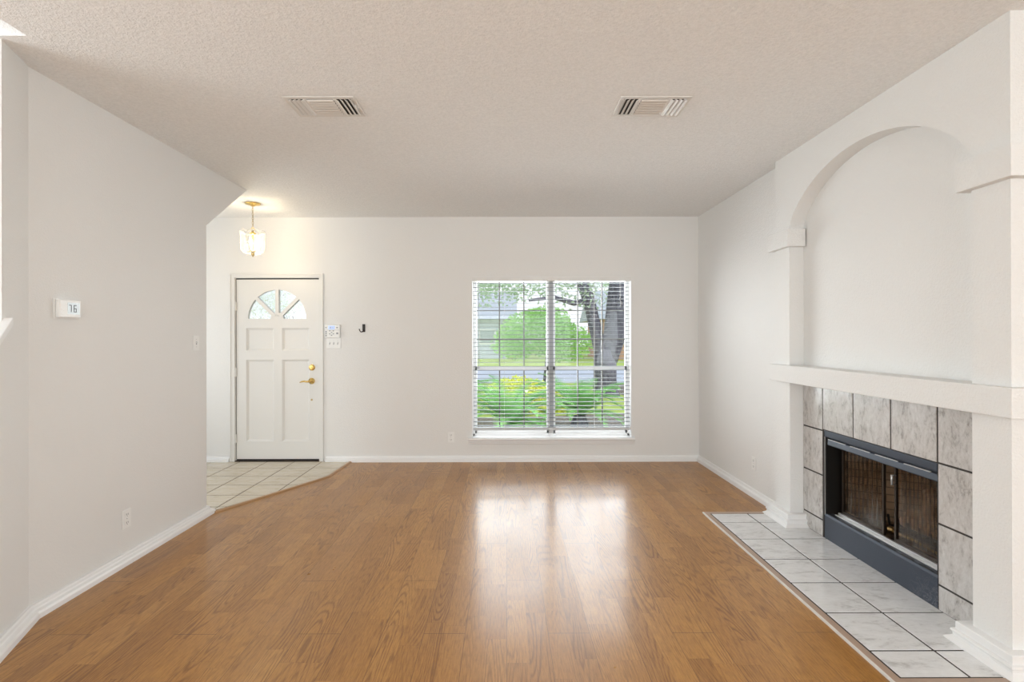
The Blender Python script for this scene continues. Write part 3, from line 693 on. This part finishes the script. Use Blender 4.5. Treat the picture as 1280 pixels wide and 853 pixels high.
# ---------------------------------------------------------------- pendant lantern
LX, LY = -2.606, 5.234
lamp = empty('pendant_lantern', (LX, LY, 2.26), 'brass lantern with clear glass panels hanging on a chain in the entry', 'pendant light')
bm = B(); lathe(bm, [(0, CE - .028), (.02, CE - .028), (.03, CE - .018), (.068, CE - .010), (.078, CE), (0, CE)], (LX, LY, 0), n=32); obj('canopy', bm, M_brass, lamp, smooth=True)
bm = B(); nl = 10; z = CE - .03; step = (CE - .03 - 2.555) / nl
for k in range(nl):
    zc = z - step * (k + .5); pts = []
    for j in range(13):
        a = 2 * math.pi * j / 12; dx_ = .0085 * math.cos(a); dz_ = (step * .62) * math.sin(a)
        pts.append((LX + (dx_ if k % 2 else 0), LY + (0 if k % 2 else dx_), zc + dz_))
    tube(bm, pts, .0021, 6)
obj('chain', bm, M_brassd, lamp, smooth=True)
bm = B()
pts = [(LX + .016 * math.cos(2 * math.pi * j / 16), LY, 2.545 + .016 * math.sin(2 * math.pi * j / 16)) for j in range(17)]; tube(bm, pts, .004, 8)
lathe(bm, [(0, 2.53), (.012, 2.53), (.016, 2.515), (.03, 2.508), (.034, 2.498), (.012, 2.492), (.007, 2.486), (.007, 2.34), (.014, 2.335), (.014, 2.327), (.0, 2.326)], (LX, LY, 0), n=20); obj('stem', bm, M_brass, lamp, smooth=True)
bm = B(); lathe(bm, [(0, 2.333), (.018, 2.332), (.034, 2.318), (.034, 2.312), (.02, 2.302), (.014, 2.29), (.018, 2.282), (.008, 2.272), (.006, 2.262), (0, 2.258)], (LX, LY, 0), n=20); obj('finial', bm, M_brassd, lamp, smooth=True)
bm = B()
for k in range(3):
    a = math.radians(120 * k + 20); px_, py_ = LX + .038 * math.cos(a), LY + .038 * math.sin(a)
    tube(bm, [(LX, LY, 2.345), (LX + .02 * math.cos(a), LY + .02 * math.sin(a), 2.335), (px_, py_, 2.345)], .004, 6)
obj('arms', bm, M_brass, lamp)
for k in range(3):
    a = math.radians(120 * k + 20); px_, py_ = LX + .038 * math.cos(a), LY + .038 * math.sin(a)
    bm = B(); lathe(bm, [(0, 2.345), (.010, 2.345), (.010, 2.385), (0, 2.385)], (px_, py_, 0), n=12); cd = obj('candle_sleeve', bm, M_candle, lamp)
    bm = B(); lathe(bm, [(.006, 2.385), (.013, 2.40), (.015, 2.415), (.009, 2.44), (.001, 2.462)], (px_, py_, 0), n=14); obj('bulb', bm, M_bulb, cd, smooth=True)
# six curved bevelled glass panels, scalloped top
for k in range(6):
    a0 = math.radians(60 * k - 30); bm = B(); n1, n2 = 8, 8; grid = []
    for i in range(n1 + 1):
        t = i / n1; aa = a0 + math.radians(60) * (t * .94 + .03); R0 = .118 * math.cos(math.radians(30)) / math.cos(math.radians(60 * (t * .94 + .03) - 30)) * .55 + .118 * .45
        top = 2.512 + .022 * math.sin(t * math.pi); col = []
        for j in range(n2 + 1):
            s = j / n2; z = 2.292 + (top - 2.292) * s; rr = R0 * (1 - .30 * max(0, .18 - s) / .18) * (1 + .05 * max(0, s - .85) / .15)
            col.append(bm.verts.new((LX + rr * math.cos(aa), LY + rr * math.sin(aa), z)))
        grid.append(col)
    for i in range(n1):
        for j in range(n2):
            fc = bm.faces.new((grid[i][j], grid[i + 1][j], grid[i + 1][j + 1], grid[i][j + 1]))
            fc.material_index = 1 if i in (0, n1 - 1) or j in (0, n2 - 1) else 0
    o = obj('glass_panel', bm, [M_lglass, M_ledge], lamp, smooth=True, recalc=False)
    so = o.modifiers.new('solid', 'SOLIDIFY'); so.thickness = .003
pd = bpy.data.lights.new('lantern_bulb_light', 'POINT'); pd.energy = 9; pd.color = (1, .80, .52); pd.shadow_soft_size = .02
po = bpy.data.objects.new('lantern_bulb_light', pd); C.objects.link(po); po.location = (LX, LY, 2.40)

# ---------------------------------------------------------------- ceiling vents
def vent(x0, x1, y0, y1, label):
    t = empty('ceiling_vent', ((x0 + x1) / 2, (y0 + y1) / 2, CE), label, 'air vent', 'ceiling air vents'); z = CE
    bm = B(); fw = .028; za, zb_ = z - .006, z - .0005
    box(bm, x0, x1, y0, y0 + fw, za, zb_); box(bm, x0, x1, y1 - fw, y1, za, zb_); box(bm, x0, x0 + fw, y0 + fw, y1 - fw, za, zb_); box(bm, x1 - fw, x1, y0 + fw, y1 - fw, za, zb_)
    W = x1 - x0; bw = W * .20
    box(bm, x0 + fw + bw, x0 + fw + bw + .018, y0 + fw, y1 - fw, za, zb_); box(bm, x1 - fw - bw - .018, x1 - fw - bw, y0 + fw, y1 - fw, za, zb_)
    obj('frame', bm, M_vent, t, bevel=.002)
    bm = B(); box(bm, x0 + fw * .6, x1 - fw * .6, y0 + fw * .6, y1 - fw * .6, z - .0030, z - .0006); obj('duct_opening', bm, M_ventdark, t)
    for sgn, xa in ((-1, x0 + fw), (1, x1 - fw - bw)):
        bm = B()
        for k in range(4):
            xc = xa + bw * (k + .1) / 3.2
            # curved blades leaning outward
            q = [(xc - sgn * .009, z - .003), (xc - sgn * .002, z - .010), (xc + sgn * .010, z - .0155), (xc + sgn * .011, z - .0145), (xc - sgn * .000, z - .008), (xc - sgn * .007, z - .003)]
            prism(bm, q, 'y', y0 + fw, y1 - fw)
        obj('side_blades', bm, M_vent, t)
    bm = B(); xa, xb = x0 + fw + bw + .018, x1 - fw - bw - .018; nb = 7
    for k in range(nb):
        yc_ = y0 + fw + (y1 - y0 - 2 * fw) * (k + .5) / nb
        q = [(yc_ - .007, z - .0035), (yc_ - .004, z - .0085), (yc_ + .006, z - .0125), (yc_ + .006, z - .0115), (yc_ - .002, z - .007), (yc_ - .005, z - .0035)]
        prism(bm, q, 'x', xa, xb)
    obj('centre_blades', bm, M_vent, t)
    bm = B(); box(bm, x1 - .022, x1 - .014, (y0 + y1) / 2 - .03, (y0 + y1) / 2 + .01, z - .016, z - .006); obj('damper_lever', bm, M_vent, t)
vent(-1.280, -.870, 2.905, 3.165, 'white louvred ceiling vent on the left, nearer the entry')
vent(.661, 1.075, 2.910, 3.172, 'white louvred ceiling vent on the right, nearer the fireplace')

# ---------------------------------------------------------------- wall plates (built in a local frame: a = along wall, b = up, c = out of the wall)
def frame_fn(origin, along, out):
    o_, a_, c_ = Vector(origin), Vector(along), Vector(out)
    def F(bm, a0, a1, c0, c1, b0, b1, mi=0):
        vs = box(bm, a0, a1, c0, c1, b0, b1, mi)
        for v in vs: v.co = o_ + a_ * v.co.x + c_ * v.co.y + Vector((0, 0, v.co.z))
    return F
def outlet(origin, along, out, label):
    F = frame_fn(origin, along, out); t = empty('wall_outlet', origin, label, 'outlet', 'duplex wall outlets')
    bm = B(); F(bm, -.037, .037, .0005, .006, -.059, .059); obj('cover_plate', bm, M_plate, t, bevel=.003)
    for s in (-1, 1):
        bm = B(); F(bm, -.017, .017, .006, .0085, s * .026 - .015, s * .026 + .015); sk = obj('socket', bm, M_plate, t, bevel=.002)
        bm = B(); F(bm, -.008, -.005, .0084, .0088, s * .026 - .003, s * .026 + .008); F(bm, .005, .008, .0084, .0088, s * .026 - .003, s * .026 + .008); F(bm, -.002, .002, .0084, .0088, s * .026 - .011, s * .026 - .007)
        obj('slots', bm, M_dark, sk)
    bm = B(); F(bm, -.0025, .0025, .006, .007, -.0025, .0025); obj('screw', bm, M_grey, t)
outlet((XL, 3.243, .277), (0, -1, 0), (1, 0, 0), 'duplex outlet low on the left wall above the baseboard')
outlet((-.635, YB, .277), (1, 0, 0), (0, -1, 0), 'duplex outlet on the back wall just left of the window')
outlet((XR, 4.54, .293), (0, 1, 0), (-1, 0, 0), 'duplex outlet on the right wall beyond the fireplace column')
def switch(origin, along, out, n, label):
    F = frame_fn(origin, along, out); t = empty('light_switch', origin, label, 'light switch'); w = .037 + .023 * (n - 1)
    bm = B(); F(bm, -w, w, .0005, .006, -.058, .058); obj('cover_plate', bm, M_plate, t, bevel=.003)
    for k in range(n):
        c = (k - (n - 1) / 2) * .046
        bm = B(); F(bm, c - .006, c + .006, .0055, .0065, -.013, .013); F(bm, c - .0035, c + .0035, .006, .017, -.002, .010, 1); obj('toggle', bm, [M_grey, M_plate], t)
        for b_ in (.028, -.032): bm = B(); F(bm, c - .002, c + .002, .006, .007, b_, b_ + .004); obj('screw', bm, M_grey, t)
switch((XL, 3.972, 1.388), (0, -1, 0), (1, 0, 0), 1, 'single toggle switch at the end of the left wall by the entry')
c = at(418.2, 427.3); switch((c.x, YB, c.z), (1, 0, 0), (0, -1, 0), 3, 'triple toggle switch plate under the alarm keypad')

# alarm keypad
c = at(417.2, 412.2); F = frame_fn((c.x, YB, c.z), (1, 0, 0), (0, -1, 0)); t = empty('alarm_keypad', (c.x, YB, c.z), 'white alarm keypad with lit blue screen right of the front door', 'keypad')
bm = B(); F(bm, -.088, .088, .0005, .030, -.076, .076); obj('case', bm, M_plate, t, bevel=.006)
bm = B(); F(bm, -.045, .030, .0295, .031, .020, .062); obj('screen', bm, M_lcd, t)
bm = B(); F(bm, -.028, -.020, .031, .0314, .030, .050); F(bm, -.015, -.011, .031, .0314, .030, .050); F(bm, -.005, .018, .031, .0314, .036, .041); obj('digits', bm, M_grey, t)
for i in range(4):
    for j in range(3):
        bm = B(); F(bm, -.034 + j * .021, -.020 + j * .021, .029, .0335, .004 - i * .017 - .006, .004 - i * .017 + .005); obj('key', bm, M_grey if (i + j) % 2 == 0 else M_plate, t, bevel=.001)
for i in range(3): bm = B(); F(bm, -.078, -.060, .029, .033, .000 - i * .022 - .014, .000 - i * .022); obj('function_key', bm, M_grey, t, bevel=.001)
for q_ in ((.048, .070, -.035, -.015), (.048, .066, .034, .046), (-.076, -.062, .034, .046)): bm = B(); F(bm, q_[0], q_[1], .029, .0325, q_[2], q_[3]); obj('panic_button', bm, M_grey, t, bevel=.001)
bm = B(); F(bm, -.084, .084, .0298, .0306, .0105, .013); obj('seam', bm, M_grey, t)

# coat hook
c = at(455, 408.5); F = frame_fn((c.x, YB, c.z), (1, 0, 0), (0, -1, 0)); t = empty('wall_hook', (c.x, YB, c.z), 'small black wall hook to the right of the alarm keypad', 'hook')
bm = B(); F(bm, -.008, .024, .0005, .010, -.045, .045); obj('backplate', bm, M_hook, t, bevel=.003)
bm = B(); tube(bm, [(c.x + .008, YB - .010, c.z - .02), (c.x + .002, YB - .03, c.z - .042), (c.x - .014, YB - .045, c.z - .045), (c.x - .026, YB - .05, c.z - .030), (c.x - .032, YB - .05, c.z - .010)], [.007, .007, .006, .005, .006], 10); obj('prong', bm, M_bronze, t, smooth=True)

# thermostat
F = frame_fn((XL, 2.807, 1.590), (0, 1, 0), (1, 0, 0)); t = empty('thermostat', (XL, 2.807, 1.590), 'white digital thermostat on the left wall', 'thermostat')
bm = B(); F(bm, -.086, .086, .0005, .006, -.055, .055); obj('wall_plate', bm, M_plate, t, bevel=.003)
bm = B(); F(bm, -.078, .062, .006, .030, -.050, .050); obj('case', bm, M_plate, t, bevel=.006)
bm = B(); F(bm, -.028, .050, .0295, .0308, -.030, .034); obj('screen', bm, M_lcdg, t)
bm = B()
def seg(a0, a1, b0, b1): F(bm, a0, a1, .0308, .0314, b0, b1)
seg(-.020, -.004, .018, .022); seg(-.008, -.004, -.018, .018)
seg(.010, .014, -.018, .022); seg(.014, .028, .018, .022); seg(.014, .028, 0, .004); seg(.024, .028, -.018, 0); seg(.014, .028, -.018, -.014)
obj('digits', bm, M_dark, t)
bm = B()
for b in (-.035, -.012, .012): F(bm, -.068, -.050, .029, .032, b, b + .012)
obj('buttons', bm, M_plate, t, bevel=.001)

# ---------------------------------------------------------------- outdoors, seen through the blind
GZ = -.12
bm = B(); box(bm, -40, 60, YB + .16, 17.0, GZ - .2, GZ); tag(obj('ground', bm, M_mulch), kind='structure')
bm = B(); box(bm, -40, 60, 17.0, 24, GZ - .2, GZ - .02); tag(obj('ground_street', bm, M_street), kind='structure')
bm = B(); box(bm, -60, 80, 24.0, 90, GZ - .2, GZ); tag(obj('ground_lawn', bm, M_lawn), kind='structure')
bm = B(); prism(bm, [(-3, 9.2), (3.6, 10.5), (2.4, 16.9), (-4, 16.9)], 'z', GZ, GZ + .012); tag(obj('ground_grass', bm, M_lawn), kind='structure')
bm = B(); prism(bm, [(-8, 8.2), (-1.2, 8.2), (-3.2, 16.9), (-9, 16.9)], 'z', GZ, GZ + .015); tag(obj('ground_driveway', bm, M_conc), kind='structure')
rnd = random.Random(3)
def leaves(bm, blobs, n, size, mi=0):
    tot = sum(b[3] * b[4] * b[5] for b in blobs)
    for (x, y, z, rx, ry, rz) in blobs:
        for _ in range(int(n * rx * ry * rz / tot)):
            while True:
                v = Vector((rnd.uniform(-1, 1), rnd.uniform(-1, 1), rnd.uniform(-1, 1)))
                if .25 < v.length < 1: break
            p = Vector((x + v.x * rx, y + v.y * ry, z + v.z * rz)); d = Vector((rnd.gauss(0, 1), rnd.gauss(0, 1), rnd.gauss(0, 1))).normalized(); e = d.orthogonal().normalized() * size * rnd.uniform(.5, 1.1) * .5
            d = d * size * rnd.uniform(.6, 1.2)
            vs = [bm.verts.new(p - d), bm.verts.new(p + e), bm.verts.new(p + d), bm.verts.new(p - e)]; bm.faces.new(vs).material_index = mi
# big forked oak
tr = empty('oak_tree', (2.62, 13.3, GZ), 'large grey forked tree trunk standing outside the window, right side', 'tree')
bm = B(); S = 13.3 / 635
def tp(x, y, dy=0): return (( x - 633.4) * S, 13.3 + dy, 1.43 + (420.4 - y) * S)
tube(bm, [tp(758, 499), tp(758, 492), tp(757, 475), tp(757, 450), tp(757, 436)], [.46, .34, .30, .30, .26], 16)
tube(bm, [tp(754, 445), tp(749, 428), tp(745, 410), tp(741, 392), tp(735, 368), tp(726, 345), tp(712, 310)], [.20, .17, .16, .16, .17, .17, .14], 12)
tube(bm, [tp(761, 450), tp(765, 435), tp(770, 415), tp(774, 395), tp(778, 370), tp(784, 335), tp(790, 290)], [.24, .26, .30, .34, .37, .38, .36], 12)
tube(bm, [tp(736, 375), tp(715, 380, -.5), tp(690, 374, -.8), tp(660, 378, -1)], [.10, .07, .05, .03], 8)
tube(bm, [tp(776, 375), tp(792, 350, -.3), tp(812, 325, -.6)], [.14, .12, .1], 8)
tube(bm, [tp(727, 350), tp(700, 345, -.4), tp(670, 352, -.8), tp(640, 350, -1.2)], [.09, .07, .05, .03], 8)
obj('trunk', bm, M_bark, tr, smooth=True)
bm = B(); leaves(bm, [(0.4, 13.4, 3.9, 2.6, 1.6, 1.4), (3.6, 14, 4.8, 2.8, 1.8, 1.5), (-1.4, 14.5, 3.4, 1.6, 1.4, .9), (4.6, 13.2, 3.2, 1.0, .8, .6), (1.0, 13.0, 2.75, 1.4, .8, .5), (-.6, 13.2, 2.6, 1.2, .7, .45), (1.9, 12.9, 2.5, .6, .5, .5)], 9500, .08); obj('foliage', bm, M_leaf2, tr, recalc=False)
# far trees
def ftree(x, y, hgt, blobs, n, size, mt, label):
    t = empty('shade_tree', (x, y, GZ), label, 'tree', 'trees across the street')
    bm = B(); tube(bm, [(x, y, GZ), (x + .05, y, hgt * .5), (x, y, hgt)], [.2, .14, .08], 10); obj('trunk', bm, M_bark, t)
    bm = B(); leaves(bm, blobs, n, size); obj('foliage', bm, mt, t, recalc=False)
ftree(1.35, 16.2, 1.6, [(1.0, 16.2, 1.55, 1.3, 1.0, .75), (1.9, 16.0, 1.25, .9, .9, .62), (.3, 16.3, 1.2, .8, .8, .5), (1.3, 16.4, 2.0, .8, .8, .45)], 5200, .085, M_leaf1, 'rounded bright green small tree in the middle of the window view')
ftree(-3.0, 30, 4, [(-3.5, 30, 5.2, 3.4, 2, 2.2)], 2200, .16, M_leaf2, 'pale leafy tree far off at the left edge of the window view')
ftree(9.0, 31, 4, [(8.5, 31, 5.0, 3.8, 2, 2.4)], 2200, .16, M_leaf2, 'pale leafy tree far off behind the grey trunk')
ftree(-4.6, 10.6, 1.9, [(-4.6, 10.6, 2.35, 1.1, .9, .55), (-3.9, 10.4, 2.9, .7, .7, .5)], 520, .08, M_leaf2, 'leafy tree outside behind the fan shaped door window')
# sago palms under the window
def sago(x, y, z, R0, n, label, seed):
    rr = random.Random(seed); t = empty('sago_palm', (x, y, z), label, 'palm', 'sago palms under the window')
    bm = B(); lathe(bm, [(.0, 0), (.13, 0), (.15, .12), (.10, .26), (0, .28)], (x, y, z), n=12); obj('trunk', bm, M_bark, t)
    bm = B()
    for k in range(n):
        a = 2 * math.pi * k / n + rr.uniform(-.15, .15); el = rr.uniform(.25, 1.25); L = R0 * rr.uniform(.8, 1.1); pts = []
        for j in range(11):
            s = j / 10; h = L * s * math.cos(el * (1 - .55 * s)); v = L * s * math.sin(el) - .55 * L * s * s * s * (1.2 - el * .5)
            pts.append(Vector((x + h * math.cos(a), y + h * math.sin(a), z + .26 + v)))
        tube(bm, pts, [.008] * 6 + [.005] * 5, 4)
        side = Vector((-math.sin(a), math.cos(a), 0))
        for j in range(2, 40):
            s = j / 40; q = s * 10; i = min(int(q), 9); p = pts[i].lerp(pts[i + 1], q - i); d = (pts[i + 1] - pts[i]).normalized()
            ll = .15 * math.sin(math.pi * min(1, s * .9 + .12)) + .02
            for sg in (-1, 1):
                e = p + side * sg * ll + d * ll * .7 + Vector((0, 0, .03)); w = d * .012
                bm.faces.new([bm.verts.new(p - w), bm.verts.new(p + w), bm.verts.new(e)])
    obj('fronds', bm, M_frond, t, recalc=False)
sago(.05, 7.45, GZ, 1.0, 40, 'spreading sago palm outside, left half of the window', 1)
sago(1.2, 8.3, GZ, .95, 36, 'sago palm outside, right of the window centre post', 2)
sago(-1.0, 9.2, GZ, .95, 26, 'sago palm outside at the far left of the window', 5)
# bushes with yellow green leaves behind the palms
t = empty('yellow_shrub', (.45, 10.2, GZ), 'low yellow green shrub behind the sago palms outside', 'shrub')
bm = B(); leaves(bm, [(.25, 10.2, .22, .75, .4, .42), (1.0, 10.4, .12, .45, .4, .36)], 3000, .06); obj('foliage', bm, leafm('leaf_yellow', (.55, .62, .08), (.80, .85, .15)), t, recalc=False)
bm = B(); tube(bm, [(.45, 10.2, GZ), (.42, 10.2, .2)], .03, 6); tube(bm, [(.5, 10.2, GZ), (.8, 10.25, .2)], .02, 6); obj('stems', bm, M_bark, t)
# houses across the street
def house(x0, x1, y, z1, wallm, label):
    t = empty('far_house', ((x0 + x1) / 2, y, GZ), label, 'house')
    bm = B(); box(bm, x0, x1, y, y + 7, GZ, z1); obj('walls', bm, wallm, t)
    bm = B(); prism(bm, [(y - .6, z1), (y + 7.6, z1), (y + 3.5, z1 + 2.2)], 'x', x0 - .6, x1 + .6); obj('roof', bm, M_roof, t)
    for k in range(3):
        xc = x0 + (x1 - x0) * (k + .5) / 3; bm = B(); box(bm, xc - .6, xc + .6, y - .05, y + .02, .9, 2.0); w = obj('window', bm, M_trim, t)
        bm = B(); box(bm, xc - .5, xc + .5, y - .06, y - .045, 1.0, 1.9); obj('pane', bm, M_lcdg, w)
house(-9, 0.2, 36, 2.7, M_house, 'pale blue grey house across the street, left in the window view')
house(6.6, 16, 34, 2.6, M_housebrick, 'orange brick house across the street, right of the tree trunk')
